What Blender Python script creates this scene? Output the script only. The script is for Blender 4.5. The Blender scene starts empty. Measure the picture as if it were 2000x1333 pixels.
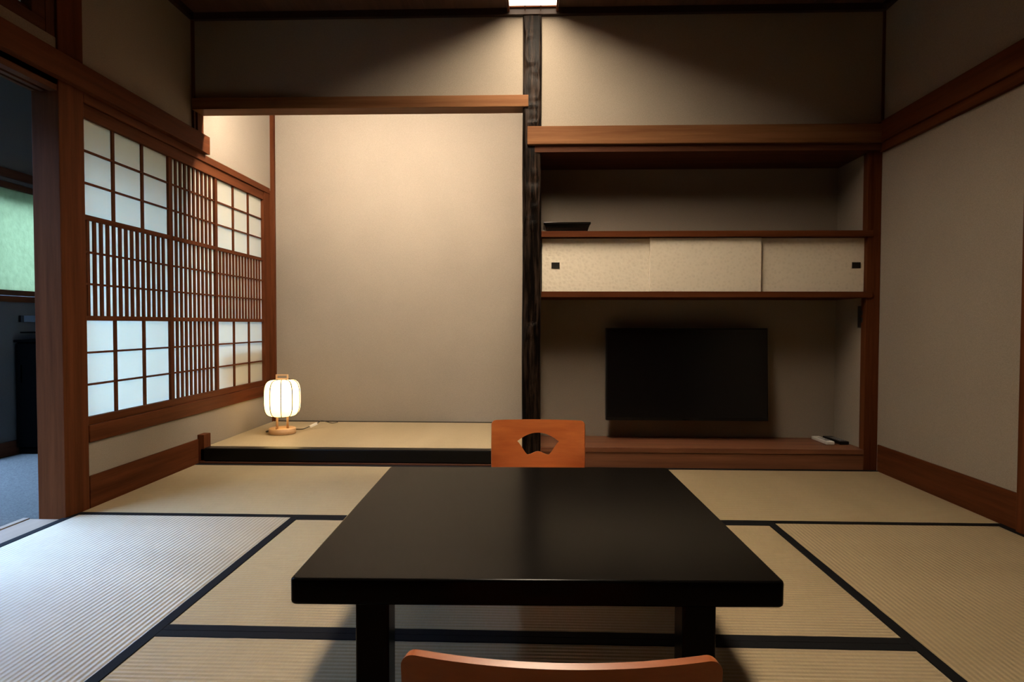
import bpy, bmesh, math, random
from mathutils import Matrix, Vector
random.seed(7)

# ------------------------------------------------------------------ camera
SC = bpy.context.scene
COL = SC.collection
CAM_H = 0.738
F_PX, YAW, PITCH, ROLL = 1220.155, 0.033311, 0.027021, 0.00238
def make_camera():
    cd = bpy.data.cameras.new('camera'); co = bpy.data.objects.new('camera', cd); COL.objects.link(co)
    cd.sensor_fit = 'HORIZONTAL'; cd.sensor_width = 36.0; cd.lens = F_PX / 2000 * 36.0
    cd.clip_start = 0.02; cd.clip_end = 60
    cy, sy, cp, sp = math.cos(YAW), math.sin(YAW), math.cos(PITCH), math.sin(PITCH)
    fwd = Vector((-sy*cp, cy*cp, -sp)); right = Vector((cy, sy, 0)); up = right.cross(fwd)
    cr, sr = math.cos(ROLL), math.sin(ROLL)
    r2 = right*cr + up*sr; u2 = up*cr - right*sr
    m = Matrix((r2, u2, -fwd)).transposed().to_4x4(); m.translation = (0, 0, CAM_H)
    co.matrix_world = m
    SC.camera = co
make_camera()

# ------------------------------------------------------------------ sky, exposure
SKY = (0.335, 0.57, 1.0); SKY_STRENGTH = 125.0
w = bpy.data.worlds.new('sky'); SC.world = w; w.use_nodes = True
bg = w.node_tree.nodes['Background']
bg.inputs[0].default_value = (*SKY, 1); bg.inputs[1].default_value = SKY_STRENGTH
SC.view_settings.view_transform = 'Standard'; SC.view_settings.look = 'None'
SC.view_settings.gamma = 1.0; SC.view_settings.use_curve_mapping = False
SC.view_settings.exposure = 0.0
SC.cycles.use_denoising = True
SC.cycles.max_bounces = 8; SC.cycles.diffuse_bounces = 5; SC.cycles.glossy_bounces = 4
SC.cycles.transmission_bounces = 6; SC.cycles.transparent_max_bounces = 8
SC.cycles.sample_clamp_indirect = 30.0
SC.cycles.caustics_reflective = False; SC.cycles.caustics_refractive = False

def portal(name, loc, size_y, size_z):
    # tells the renderer where the sky enters; gives off no light of its own
    l = bpy.data.lights.new(name, 'AREA'); l.shape = 'RECTANGLE'; l.size = size_z; l.size_y = size_y; l.cycles.is_portal = True
    o = bpy.data.objects.new(name, l); COL.objects.link(o); o.location = loc; o.rotation_euler = (0, math.radians(-90), 0)
portal('sky_portal', (-3.065, 1.515, 1.20), 3.43, 2.16)
portal('sky_portal', (-3.065, 3.705, 1.205), 0.79, 0.60)

CEIL_LAMP = 66.0        # radiance of the recessed ceiling lamp's paper
TOKO_LAMP = 255.0        # radiance of the hidden tube in the alcove
LANTERN = 3.6
WARM = (1.0, 0.84, 0.63)
WARM_TUBE = (1.0, 0.88, 0.73)

# ------------------------------------------------------------------ materials
def nodes(name):
    m = bpy.data.materials.new(name); m.use_nodes = True
    nt = m.node_tree
    return m, nt, nt.nodes['Principled BSDF']
def N(nt, t, **kw):
    n = nt.nodes.new(t)
    for k, v in kw.items(): setattr(n, k, v)
    return n
def coords(nt, scale, rot=(0, 0, 0)):
    tc = N(nt, 'ShaderNodeTexCoord'); mp = N(nt, 'ShaderNodeMapping')
    mp.inputs['Scale'].default_value = scale; mp.inputs['Rotation'].default_value = rot
    nt.links.new(tc.outputs['Object'], mp.inputs['Vector'])
    return mp.outputs['Vector']
def noise(nt, vec, scale, detail=4, rough=0.6):
    n = N(nt, 'ShaderNodeTexNoise'); n.inputs['Scale'].default_value = scale
    n.inputs['Detail'].default_value = detail; n.inputs['Roughness'].default_value = rough
    nt.links.new(vec, n.inputs['Vector']); return n.outputs['Fac']
def ramp(nt, fac, a, b, lo=0.3, hi=0.7):
    r = N(nt, 'ShaderNodeValToRGB')
    r.color_ramp.elements[0].position = lo; r.color_ramp.elements[0].color = (*a, 1)
    r.color_ramp.elements[1].position = hi; r.color_ramp.elements[1].color = (*b, 1)
    nt.links.new(fac, r.inputs[0]); return r.outputs[0]
def bump(nt, fac, strength, dist, bsdf):
    b = N(nt, 'ShaderNodeBump'); b.inputs['Strength'].default_value = strength; b.inputs['Distance'].default_value = dist
    nt.links.new(fac, b.inputs['Height']); nt.links.new(b.outputs[0], bsdf.inputs['Normal'])
def plain(name, col, rough=0.5, spec=0.5, metal=0.0, coat=0.0):
    m, nt, b = nodes(name)
    b.inputs['Base Color'].default_value = (*col, 1); b.inputs['Roughness'].default_value = rough
    b.inputs['Specular IOR Level'].default_value = spec; b.inputs['Metallic'].default_value = metal
    b.inputs['Coat Weight'].default_value = coat; b.inputs['Coat Roughness'].default_value = 0.08
    return m
def wood(name, a, b_, axis, rough=0.55, spec=0.04, fine=1.0):
    m, nt, b = nodes(name)
    sc = {'x': (1.2, 26, 26), 'y': (26, 1.2, 26), 'z': (26, 26, 1.2)}[axis]
    v = coords(nt, sc)
    f1 = noise(nt, v, 1.0*fine, 6, 0.65)
    c = ramp(nt, f1, a, b_, 0.32, 0.70)
    nt.links.new(c, b.inputs['Base Color'])
    v2 = coords(nt, tuple(s*5 if s > 2 else s*2 for s in sc))
    f2 = noise(nt, v2, 1.0*fine, 3, 0.6)
    bump(nt, f2, 0.25, 0.0008, b)
    b.inputs['Roughness'].default_value = rough; b.inputs['Specular IOR Level'].default_value = spec
    return m
def plaster(name, a, b_, tooth=0.5):
    m, nt, b = nodes(name)
    v = coords(nt, (1, 1, 1))
    f = noise(nt, v, 320, 2, 0.6); f2 = noise(nt, v, 2.2, 3, 0.5)
    mx = N(nt, 'ShaderNodeMath', operation='ADD'); nt.links.new(f, mx.inputs[0])
    ms = N(nt, 'ShaderNodeMath', operation='MULTIPLY'); ms.inputs[1].default_value = 0.35; nt.links.new(f2, ms.inputs[0])
    nt.links.new(ms.outputs[0], mx.inputs[1])
    nt.links.new(ramp(nt, mx.outputs[0], a, b_, 0.45, 0.9), b.inputs['Base Color'])
    bump(nt, f, tooth*0.5, 0.0008, b)
    b.inputs['Roughness'].default_value = 0.95; b.inputs['Specular IOR Level'].default_value = 0.1
    return m
def emit(name, col, strength, base=(0.8, 0.75, 0.65)):
    m, nt, b = nodes(name)
    b.inputs['Base Color'].default_value = (*base, 1); b.inputs['Roughness'].default_value = 0.9
    b.inputs['Emission Color'].default_value = (*col, 1); b.inputs['Emission Strength'].default_value = strength
    return m

WD_A, WD_B = (0.055, 0.0145, 0.0052), (0.112, 0.034, 0.0125)
M = {}
for ax in 'xyz':
    M['wood_'+ax] = wood('cedar_'+ax, WD_A, WD_B, ax)
    M['dark_'+ax] = wood('dark_cedar_'+ax, (0.050, 0.018, 0.010), (0.100, 0.038, 0.020), ax)
M['beam_x'] = wood('light_cedar_beam', (0.105, 0.043, 0.018), (0.190, 0.086, 0.037), 'x')
M['board_x'] = wood('niche_board', (0.105, 0.038, 0.018), (0.215, 0.086, 0.042), 'x', 0.42, 0.25)
M['plaster'] = plaster('beige_plaster', (0.215, 0.180, 0.140), (0.285, 0.240, 0.190))
M['corridor'] = plaster('corridor_plaster', (0.09, 0.09, 0.09), (0.125, 0.125, 0.125), 0.3)
M['ceilwood'] = wood('ceiling_board', (0.06, 0.03, 0.02), (0.11, 0.055, 0.035), 'y', 0.6, 0.25)
M['heri'] = None
M['lacquer'] = plain('black_lacquer', (0.0035, 0.0029, 0.0026), 0.21, 0.06)
M['lacquer_gloss'] = plain('gloss_black_lacquer', (0.004, 0.0035, 0.003), 0.15, 0.4)
M['sill_lacquer'] = plain('sill_lacquer', (0.004, 0.0035, 0.003), 0.3, 0.12)
M['black'] = plain('black_plastic', (0.0028, 0.0028, 0.003), 0.4, 0.25)
M['matte_black'] = plain('matte_black', (0.0005, 0.0005, 0.0005), 0.9, 0.0)
M['screen'] = plain('dark_screen', (0.003, 0.003, 0.0035), 0.16, 0.35)
M['white_plastic'] = plain('white_plastic', (0.62, 0.60, 0.56), 0.45)
M['grey_key'] = plain('grey_key', (0.25, 0.25, 0.25), 0.5)
M['plate'] = plain('brown_plate', (0.018, 0.014, 0.011), 0.5, 0.3)
M['pull'] = plain('bronze_pull', (0.010, 0.007, 0.005), 0.5, 0.25)
M['pale_wood'] = wood('pale_beech', (0.50, 0.30, 0.15), (0.64, 0.41, 0.23), 'x', 0.5, 0.4)
M['threshold'] = wood('pale_threshold', (0.17, 0.12, 0.085), (0.24, 0.175, 0.125), 'y', 0.45, 0.3)
M['steel'] = plain('grey_metal', (0.35, 0.35, 0.36), 0.4, 0.5, 0.8)
M['blue_panel'] = plain('blue_grey_panel', (0.10, 0.14, 0.21), 0.5)
def mat_lamp_paper():
    # emission lowered towards the panel's ends to weaken the light on the back wall
    m, nt, b = nodes('lamp_paper')
    b.inputs['Base Color'].default_value = (0.8, 0.75, 0.65, 1); b.inputs['Roughness'].default_value = 0.9
    b.inputs['Emission Color'].default_value = (*WARM, 1)
    tc = N(nt, 'ShaderNodeTexCoord'); sx = N(nt, 'ShaderNodeSeparateXYZ'); nt.links.new(tc.outputs['Object'], sx.inputs[0])
    a = N(nt, 'ShaderNodeMath', operation='ABSOLUTE'); nt.links.new(sx.outputs['Y'], a.inputs[0])
    r = N(nt, 'ShaderNodeMapRange'); r.interpolation_type = 'SMOOTHSTEP'
    r.inputs['From Min'].default_value = 0.42; r.inputs['From Max'].default_value = 1.04
    r.inputs['To Min'].default_value = CEIL_LAMP; r.inputs['To Max'].default_value = CEIL_LAMP*0.10
    nt.links.new(a.outputs[0], r.inputs['Value']); nt.links.new(r.outputs[0], b.inputs['Emission Strength'])
    return m
M['ceil_lamp'] = mat_lamp_paper()
M['tube'] = emit('tube_light', WARM_TUBE, TOKO_LAMP)

def mat_chair():
    m, nt, b = nodes('orange_plywood')
    v = coords(nt, (2.0, 30, 30))
    f = noise(nt, v, 1.0, 5, 0.6)
    nt.links.new(ramp(nt, f, (0.36, 0.088, 0.020), (0.49, 0.142, 0.036)), b.inputs['Base Color'])
    b.inputs['Roughness'].default_value = 0.34; b.inputs['Specular IOR Level'].default_value = 0.5
    return m
M['chair'] = mat_chair()

def mat_tatami():
    m, nt, b = nodes('woven_rush')
    tc = N(nt, 'ShaderNodeTexCoord'); sx = N(nt, 'ShaderNodeSeparateXYZ')
    nt.links.new(tc.outputs['Object'], sx.inputs[0])
    mul = N(nt, 'ShaderNodeMath', operation='MULTIPLY'); mul.inputs[1].default_value = 2*math.pi/0.0145
    nt.links.new(sx.outputs['Y'], mul.inputs[0])
    sn = N(nt, 'ShaderNodeMath', operation='SINE'); nt.links.new(mul.outputs[0], sn.inputs[0])
    ab = N(nt, 'ShaderNodeMath', operation='MULTIPLY_ADD'); ab.inputs[1].default_value = 0.5; ab.inputs[2].default_value = 0.5
    nt.links.new(sn.outputs[0], ab.inputs[0])
    reed = noise(nt, coords(nt, (330, 30, 1)), 1.0, 2, 0.5)
    patch = noise(nt, coords(nt, (5, 1.2, 1)), 1.0, 3, 0.5)
    add = N(nt, 'ShaderNodeMath', operation='MULTIPLY_ADD'); add.inputs[1].default_value = 0.45
    nt.links.new(reed, add.inputs[0]); nt.links.new(ab.outputs[0], add.inputs[2])
    bump(nt, add.outputs[0], 0.6, 0.0019, b)
    mix = N(nt, 'ShaderNodeMath', operation='MULTIPLY_ADD'); mix.inputs[1].default_value = 0.5
    nt.links.new(reed, mix.inputs[0])
    pm = N(nt, 'ShaderNodeMath', operation='MULTIPLY'); pm.inputs[1].default_value = 0.5
    nt.links.new(patch, pm.inputs[0]); nt.links.new(pm.outputs[0], mix.inputs[2])
    c = ramp(nt, mix.outputs[0], (0.295, 0.224, 0.127), (0.378, 0.294, 0.175), 0.3, 0.7)
    gr = N(nt, 'ShaderNodeMixRGB', blend_type='MULTIPLY'); gr.inputs[0].default_value = 0.35
    g2 = ramp(nt, ab.outputs[0], (0.62, 0.60, 0.55), (1, 1, 1), 0.0, 0.6)
    nt.links.new(c, gr.inputs[1]); nt.links.new(g2, gr.inputs[2])
    nt.links.new(gr.outputs[0], b.inputs['Base Color'])
    # waxy rush stems lie across the mat: their sheen spreads along the mat's length only
    b.inputs['Roughness'].default_value = 0.46; b.inputs['Specular IOR Level'].default_value = 0.68
    b.inputs['Anisotropic'].default_value = 0.9
    vt = N(nt, 'ShaderNodeVectorTransform'); vt.vector_type = 'VECTOR'; vt.convert_from = 'OBJECT'; vt.convert_to = 'WORLD'
    vt.inputs[0].default_value = (1, 0, 0); nt.links.new(vt.outputs[0], b.inputs['Tangent'])
    return m
M['tatami'] = mat_tatami()
def mat_heri():
    m, nt, b = nodes('navy_cloth')
    f = noise(nt, coords(nt, (400, 400, 400)), 1.0, 2, 0.5)
    nt.links.new(ramp(nt, f, (0.0022, 0.0022, 0.0029), (0.0042, 0.0043, 0.0056)), b.inputs['Base Color'])
    bump(nt, f, 0.3, 0.0006, b)
    b.inputs['Roughness'].default_value = 0.8; b.inputs['Specular IOR Level'].default_value = 0.12
    return m
M['heri'] = mat_heri()
def mat_carpet():
    m, nt, b = nodes('blue_grey_carpet')
    v = coords(nt, (1, 1, 1))
    f = noise(nt, v, 120, 4, 0.7)
    nt.links.new(ramp(nt, f, (0.044, 0.043, 0.039), (0.082, 0.080, 0.073)), b.inputs['Base Color'])
    bump(nt, f, 0.8, 0.004, b); b.inputs['Roughness'].default_value = 1.0; b.inputs['Specular IOR Level'].default_value = 0.05
    return m
M['carpet'] = mat_carpet()
def mat_translucent(name, col, trans, refl=(0.75, 0.72, 0.66), bump_s=0, rough=0.6):
    m, nt, b = nodes(name)
    b.inputs['Base Color'].default_value = (*refl, 1); b.inputs['Roughness'].default_value = rough
    b.inputs['Specular IOR Level'].default_value = 0.2
    t = N(nt, 'ShaderNodeBsdfTranslucent'); t.inputs[0].default_value = (*col, 1)
    mx = N(nt, 'ShaderNodeMixShader'); mx.inputs[0].default_value = trans
    nt.links.new(b.outputs[0], mx.inputs[1]); nt.links.new(t.outputs[0], mx.inputs[2])
    nt.links.new(mx.outputs[0], nt.nodes['Material Output'].inputs['Surface'])
    if bump_s:
        f = noise(nt, coords(nt, (1, 1, 0.8)), 34, 3, 0.55); bump(nt, f, bump_s, 0.01, b)
        bb = nt.nodes['Bump']; nt.links.new(bb.outputs[0], t.inputs['Normal'])
        nt.links.new(ramp(nt, f, tuple(c*0.90 for c in col), tuple(c*1.08 for c in col)), t.inputs[0])
    return m
M['shoji'] = mat_translucent('shoji_paper', (0.98, 0.99, 0.84), 0.58)
M['green_glass'] = mat_translucent('green_frosted_glass', (0.42, 0.44, 0.29), 0.85, (0.3, 0.35, 0.32), 0.5, 0.2)
def mat_glass():
    m, nt, b = nodes('clear_glass')
    tr = N(nt, 'ShaderNodeBsdfTransparent'); tr.inputs[0].default_value = (0.95, 0.95, 0.95, 1)
    b.inputs['Base Color'].default_value = (0.02, 0.02, 0.02, 1); b.inputs['Roughness'].default_value = 0.03
    mx = N(nt, 'ShaderNodeMixShader'); mx.inputs[0].default_value = 0.93
    nt.links.new(b.outputs[0], mx.inputs[1]); nt.links.new(tr.outputs[0], mx.inputs[2])
    nt.links.new(mx.outputs[0], nt.nodes['Material Output'].inputs['Surface'])
    return m
M['glass'] = mat_glass()
def mat_washi():
    m, nt, b = nodes('crinkled_paper')
    v = coords(nt, (1, 1, 1))
    vo = N(nt, 'ShaderNodeTexVoronoi'); vo.inputs['Scale'].default_value = 55; nt.links.new(v, vo.inputs['Vector'])
    f = noise(nt, v, 60, 5, 0.7)
    ad = N(nt, 'ShaderNodeMath', operation='ADD'); nt.links.new(vo.outputs['Distance'], ad.inputs[0]); nt.links.new(f, ad.inputs[1])
    nt.links.new(ramp(nt, ad.outputs[0], (0.56, 0.49, 0.385), (0.64, 0.565, 0.45), 0.4, 1.4), b.inputs['Base Color'])
    bump(nt, ad.outputs[0], 0.5, 0.003, b); b.inputs['Roughness'].default_value = 0.8; b.inputs['Specular IOR Level'].default_value = 0.2
    return m
M['washi'] = mat_washi()
def mat_log():
    m, nt, b = nodes('smoked_log')
    f = noise(nt, coords(nt, (60, 60, 4)), 1.0, 6, 0.7)
    nt.links.new(ramp(nt, f, (0.0025, 0.0016, 0.0012), (0.036, 0.022, 0.0155), 0.46, 0.72), b.inputs['Base Color'])
    bump(nt, f, 0.6, 0.005, b)
    b.inputs['Roughness'].default_value = 0.3; b.inputs['Specular IOR Level'].default_value = 0.055
    return m
M['log'] = mat_log()
def mat_shade():
    m, nt, b = nodes('lit_lantern_paper')
    b.inputs['Base Color'].default_value = (0.8, 0.76, 0.66, 1); b.inputs['Roughness'].default_value = 0.9
    # the bulb sits low in the middle: the paper glows less towards its top and bottom rims
    b.inputs['Emission Color'].default_value = (1.0, 0.66, 0.25, 1)
    tc = N(nt, 'ShaderNodeTexCoord'); sx = N(nt, 'ShaderNodeSeparateXYZ'); nt.links.new(tc.outputs['Object'], sx.inputs[0])
    r = N(nt, 'ShaderNodeMapRange'); r.interpolation_type = 'SMOOTHSTEP'
    d = N(nt, 'ShaderNodeMath', operation='SUBTRACT'); d.inputs[1].default_value = 0.205; nt.links.new(sx.outputs['Z'], d.inputs[0])
    a = N(nt, 'ShaderNodeMath', operation='ABSOLUTE'); nt.links.new(d.outputs[0], a.inputs[0])
    r.inputs['From Min'].default_value = 0.0; r.inputs['From Max'].default_value = 0.125
    r.inputs['To Min'].default_value = LANTERN*1.1; r.inputs['To Max'].default_value = LANTERN*0.72
    nt.links.new(a.outputs[0], r.inputs['Value']); nt.links.new(r.outputs[0], b.inputs['Emission Strength'])
    return m
M['shade'] = mat_shade()

# ------------------------------------------------------------------ mesh helpers
def link(name, me, mat, parent=None):
    o = bpy.data.objects.new(name, me); COL.objects.link(o)
    if mat is not None and not me.materials: me.materials.append(mat)
    if parent is not None: o.parent = parent
    return o
def bm_box(bm, x0, x1, y0, y1, z0, z1):
    vs = [bm.verts.new(c) for c in ((x0,y0,z0),(x1,y0,z0),(x1,y1,z0),(x0,y1,z0),(x0,y0,z1),(x1,y0,z1),(x1,y1,z1),(x0,y1,z1))]
    for f in ((0,3,2,1),(4,5,6,7),(0,1,5,4),(1,2,6,5),(2,3,7,6),(3,0,4,7)): bm.faces.new([vs[i] for i in f])
def finish(name, bm, mat, parent=None, bevel=0.0, seg=2, smooth=False, off=None):
    if bevel > 0:
        bmesh.ops.bevel(bm, geom=list(bm.edges), offset=bevel, segments=seg, affect='EDGES', profile=0.5)
    bmesh.ops.recalc_face_normals(bm, faces=list(bm.faces))
    if off is not None: bmesh.ops.translate(bm, verts=list(bm.verts), vec=-Vector(off))
    me = bpy.data.meshes.new(name); bm.to_mesh(me); bm.free()
    if smooth:
        for p in me.polygons: p.use_smooth = True
    return link(name, me, mat, parent)
def base(parent):
    return parent.location if parent is not None else None
def box(name, b, mat, parent=None, bevel=0.0, off='auto'):
    """b = (x0,x1,y0,y1,z0,z1) in room metres; children are stored relative to the parent's own place"""
    bm = bmesh.new(); bm_box(bm, *b)
    o = None
    if off == 'auto': o = chain(parent)
    elif off is not None: o = off
    return finish(name, bm, mat, parent, bevel, off=o)
def chain(p):
    v = Vector((0, 0, 0)); q = p
    while q is not None: v = v + q.location; q = q.parent
    return v
def boxes(name, bl, mat, parent=None, bevel=0.0):
    bm = bmesh.new()
    for b in bl: bm_box(bm, *b)
    return finish(name, bm, mat, parent, bevel, off=chain(parent))
def empty(name, loc):
    o = bpy.data.objects.new(name, None); COL.objects.link(o); o.location = loc; o.empty_display_size = 0.05
    return o
def tag(o, label, cat, group=None, kind=None):
    o['label'] = label; o['category'] = cat
    if group: o['group'] = group
    if kind: o['kind'] = kind
    return o
def S(o, label, cat): return tag(o, label, cat, kind='structure')
def lathe(name, prof, mat, parent=None, seg=48, loc=(0, 0, 0), smooth=True):
    bm = bmesh.new(); rings = []
    for r, z in prof:
        if r < 1e-6: rings.append([bm.verts.new((0, 0, z))])
        else: rings.append([bm.verts.new((r*math.cos(2*math.pi*i/seg), r*math.sin(2*math.pi*i/seg), z)) for i in range(seg)])
    for a, b in zip(rings, rings[1:]):
        for i in range(seg):
            j = (i+1) % seg
            if len(a) == 1 and len(b) == 1: continue
            if len(a) == 1: bm.faces.new((a[0], b[j], b[i]))
            elif len(b) == 1: bm.faces.new((a[i], a[j], b[0]))
            else: bm.faces.new((a[i], a[j], b[j], b[i]))
    bmesh.ops.translate(bm, verts=list(bm.verts), vec=loc)
    return finish(name, bm, mat, parent, smooth=smooth)
def tube(name, pts, r, mat, parent=None, seg=8, closed=False):
    bm = bmesh.new(); rings = []; n = len(pts); P = [Vector(p) for p in pts]
    prev = None
    for i, p in enumerate(P):
        a = P[i-1] if (i > 0 or closed) else p; b = P[(i+1) % n] if (i < n-1 or closed) else p
        t = (b-a).normalized()
        u = t.orthogonal().normalized() if prev is None else (prev - t*prev.dot(t)).normalized()
        prev = u; v = t.cross(u)
        rings.append([bm.verts.new(p + r*(math.cos(2*math.pi*k/seg)*u + math.sin(2*math.pi*k/seg)*v)) for k in range(seg)])
    for i in range(n if closed else n-1):
        a, b = rings[i], rings[(i+1) % n]
        for k in range(seg): bm.faces.new((a[k], a[(k+1) % seg], b[(k+1) % seg], b[k]))
    if not closed: bm.faces.new(rings[0][::-1]); bm.faces.new(rings[-1])
    return finish(name, bm, mat, parent, smooth=True)
def smooth_path(pts, n=8):
    P = [Vector(p) for p in pts]; out = []
    for i in range(len(P)-1):
        p0 = P[max(i-1, 0)]; p1 = P[i]; p2 = P[i+1]; p3 = P[min(i+2, len(P)-1)]
        for k in range(n):
            t = k/n
            out.append(0.5*((2*p1)+(p2-p0)*t+(2*p0-5*p1+4*p2-p3)*t*t+(3*p1-p0-3*p2+p3)*t**3))
    out.append(P[-1]); return out

# ------------------------------------------------------------------ room numbers (metres)
C = 3.213                 # plane of the alcove front
XL, XR = -1.760, 1.741    # faces of the skirting boards
WL, WR = -1.766, 1.748    # plaster faces
ZC = 2.332                # ceiling
YR = -0.32                # rear wall
YT = 4.19                 # alcove back wall
YN = 3.55                 # niche back wall
OX = -2.95                # corridor outer wall
YA = 2.333; MX0 = -0.889; MT = 0.88
P0, P1 = 2.285, 2.415     # pillar front and back

# ------------------------------------------------------------------ floor and tatami
floor = S(box('floor', (-1.90, 1.86, YR-0.1, 3.63, -0.12, -0.045), M['dark_x']), 'tatami matted floor of the room', 'floor')
def mat_mesh(L, Wd):
    bm = bmesh.new(); bm_box(bm, -L/2, L/2, -Wd/2, Wd/2, -0.045, 0.0)
    bmesh.ops.bevel(bm, geom=list(bm.edges), offset=0.002, segments=1, affect='EDGES')
    bmesh.ops.recalc_face_normals(bm, faces=list(bm.faces))
    me = bpy.data.meshes.new('tatami_mat'); bm.to_mesh(me); bm.free(); me.materials.append(M['tatami']); return me
def band_mesh(L):
    bm = bmesh.new(); h = 0.030; n = 60; rnd = random.Random(3)
    # cloth folded over the mat edge; the inner edge wavers a little
    jit = [rnd.uniform(-0.0006, 0.0006) for _ in range(n+1)]
    top = []; inn = []; out = []; bot = []
    for k in range(n+1):
        x = -L/2 + L*k/n
        inn.append(bm.verts.new((x, -h + jit[k], 0.0))); top.append(bm.verts.new((x, -h + 0.003 + jit[k], 0.0016)))
        out.append(bm.verts.new((x, -0.0002, 0.0014))); bot.append(bm.verts.new((x, 0.0003, -0.03)))
    for k in range(n):
        bm.faces.new((inn[k], inn[k+1], top[k+1], top[k])); bm.faces.new((top[k], top[k+1], out[k+1], out[k]))
        bm.faces.new((out[k], out[k+1], bot[k+1], bot[k]))
    bmesh.ops.recalc_face_normals(bm, faces=list(bm.faces))
    me = bpy.data.meshes.new('edge_band'); bm.to_mesh(me); bm.free(); me.materials.append(M['heri']); return me
_mm = {}
def tatami(x0, x1, y0, y1, z=0.0, parent=floor, bands=(1, 1)):
    along_x = (x1-x0) >= (y1-y0)
    L, Wd = ((x1-x0), (y1-y0)) if along_x else ((y1-y0), (x1-x0))
    key = (round(L, 4), round(Wd, 4))
    if key not in _mm: _mm[key] = (mat_mesh(L-0.001, Wd-0.001), band_mesh(L-0.001))
    o = link('tatami_mat', _mm[key][0], None, parent)
    o.location = Vector(((x0+x1)/2, (y0+y1)/2, z)) - chain(parent)
    if not along_x: o.rotation_euler.z = math.pi/2
    for s, on in zip((1, -1), bands):
        if not on: continue
        e = link('edge_band', _mm[key][1], None, o); e.location = (0, s*(Wd/2-0.0006), 0)
        if s < 0: e.rotation_euler.z = math.pi
    return o
xm = (XL+XR)/2
tatami(XL, xm, YA, C); tatami(xm, XR, YA, C)
tatami(-1.775, MX0, YA-2*MT, YA); tatami(MX0+2*MT, XR, YA-2*MT, YA)
tatami(MX0, MX0+2*MT, YA-MT, YA); tatami(MX0, MX0+2*MT, YA-2*MT, YA-MT)
tatami(XL, xm, YR, YA-2*MT); tatami(xm, XR, YR, YA-2*MT)

# ------------------------------------------------------------------ walls
S(boxes('wall_left', [
    (-1.86, WL, P1, YT, 1.63, 2.42),
    (-1.86, WL, P1, YT, -0.05, 0.28),
    (-1.86, WL, YR, 1.4, -0.05, 2.42),
    (-1.86, -1.77, 1.4, P0+0.02, 1.70, 1.795),
    (-1.86, -1.77, 1.4, P0+0.02, 2.16, 2.42),
], M['plaster']), 'beige plaster wall around the paper screen window', 'wall')
S(box('wall_right', (WR, 1.86, YR-0.1, C+0.35, -0.05, 2.42), M['plaster']), 'plain beige plaster wall on the right', 'wall')
S(box('wall_rear', (-1.86, 1.86, YR-0.12, YR, -0.05, 2.42), M['dark_z']), 'dark wooden wall at the near end of the room', 'wall')
S(boxes('wall_back', [
    (-1.86, -0.05, C, C+0.06, 1.868, 2.42),
    (0.035, WR, C, C+0.06, 1.66, 2.42),
], M['plaster']), 'upper back wall strip under the ceiling', 'wall')
S(box('wall_alcove_back', (-1.90, 0.03, YT, YT+0.1, -0.05, 2.42), M['plaster']), 'tall lit back wall of the alcove', 'wall')
S(box('wall_alcove_divider', (-0.02, 0.03, C+0.02, YT, -0.05, 2.42), M['plaster']), 'partition behind the dark log pillar', 'wall')
S(box('wall_niche_back', (0.03, 1.86, YN, YN+0.08, -0.05, 2.42), M['plaster']), 'shadowed plaster wall behind the television', 'wall')
S(box('wall_niche_right', (1.690, WR, C+0.03, YN, -0.05, 1.68), M['plaster']), 'narrow return wall at the right end of the niche', 'wall')
S(box('ceiling_slab', (-3.05, 1.95, -1.3, 4.6, 2.42, 2.50), M['dark_x']), 'dark deck above the ceiling boards', 'ceiling')
S(box('ceiling_alcove', (-1.80, 0.0, C+0.06, YT, 2.20, 2.22), M['dark_x']), 'alcove ceiling hidden behind the upper wall', 'ceiling')

# ------------------------------------------------------------------ ceiling boards with recessed slot
SLX0, SLX1, SLY0, SLY1 = -0.123, 0.112, 1.05, 3.176
ceiling = S(box('ceiling', (-1.86, 1.86, YR-0.1, C+0.02, 2.400, 2.419), M['ceilwood']), 'dark board ceiling with thin battens', 'ceiling')
def planks(xa, xb, n, y0, y1):
    wdt = (xb-xa)/n
    for i in range(n): box('ceiling_board', (xa+i*wdt+0.001, xa+(i+1)*wdt-0.001, y0, y1, ZC, ZC+0.012), M['ceilwood'], ceiling)
planks(-1.80, SLX0-0.012, 4, YR, C); planks(SLX1+0.012, 1.80, 4, YR, C)
box('ceiling_board', (SLX0-0.012, SLX1+0.012, YR, SLY0-0.012, ZC, ZC+0.012), M['ceilwood'], ceiling)
for i in range(8):
    y = YR + 0.22 + i*0.45
    if y < 3.0:
        for (xa, xb) in ((WL+0.03, SLX0-0.014), (SLX1+0.014, WR-0.03)):
            box('batten', (xa, xb, y-0.011, y+0.011, ZC-0.018, ZC), M['dark_x'], ceiling)
lamp = tag(empty('ceiling_lamp', (-0.0055, 2.11, ZC+0.004)), 'lit paper panel lamp in the dark ceiling above the log pillar', 'ceiling lamp')
box('lamp_panel', (SLX0, SLX1, SLY0, SLY1, ZC+0.004, ZC+0.009), M['ceil_lamp'], lamp)
for b in ((SLX0-0.010, SLX0, SLY0-0.010, SLY1+0.008), (SLX1, SLX1+0.010, SLY0-0.010, SLY1+0.008)):
    box('lamp_frame', (*b, ZC-0.022, ZC+0.009), M['wood_y'], lamp)
for b in ((SLX0, SLX1, SLY0-0.010, SLY0), (SLX0, SLX1, SLY1, SLY1+0.008)):
    box('lamp_frame', (*b, ZC-0.003, ZC+0.009), M['wood_x'], lamp)
for k in (1, 2):
    x = SLX0 + (SLX1-SLX0)*k/3
    box('lamp_bar', (x-0.0012, x+0.0012, SLY0, SLY1, ZC-0.022, ZC+0.0038), M['dark_y'], lamp)

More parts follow.
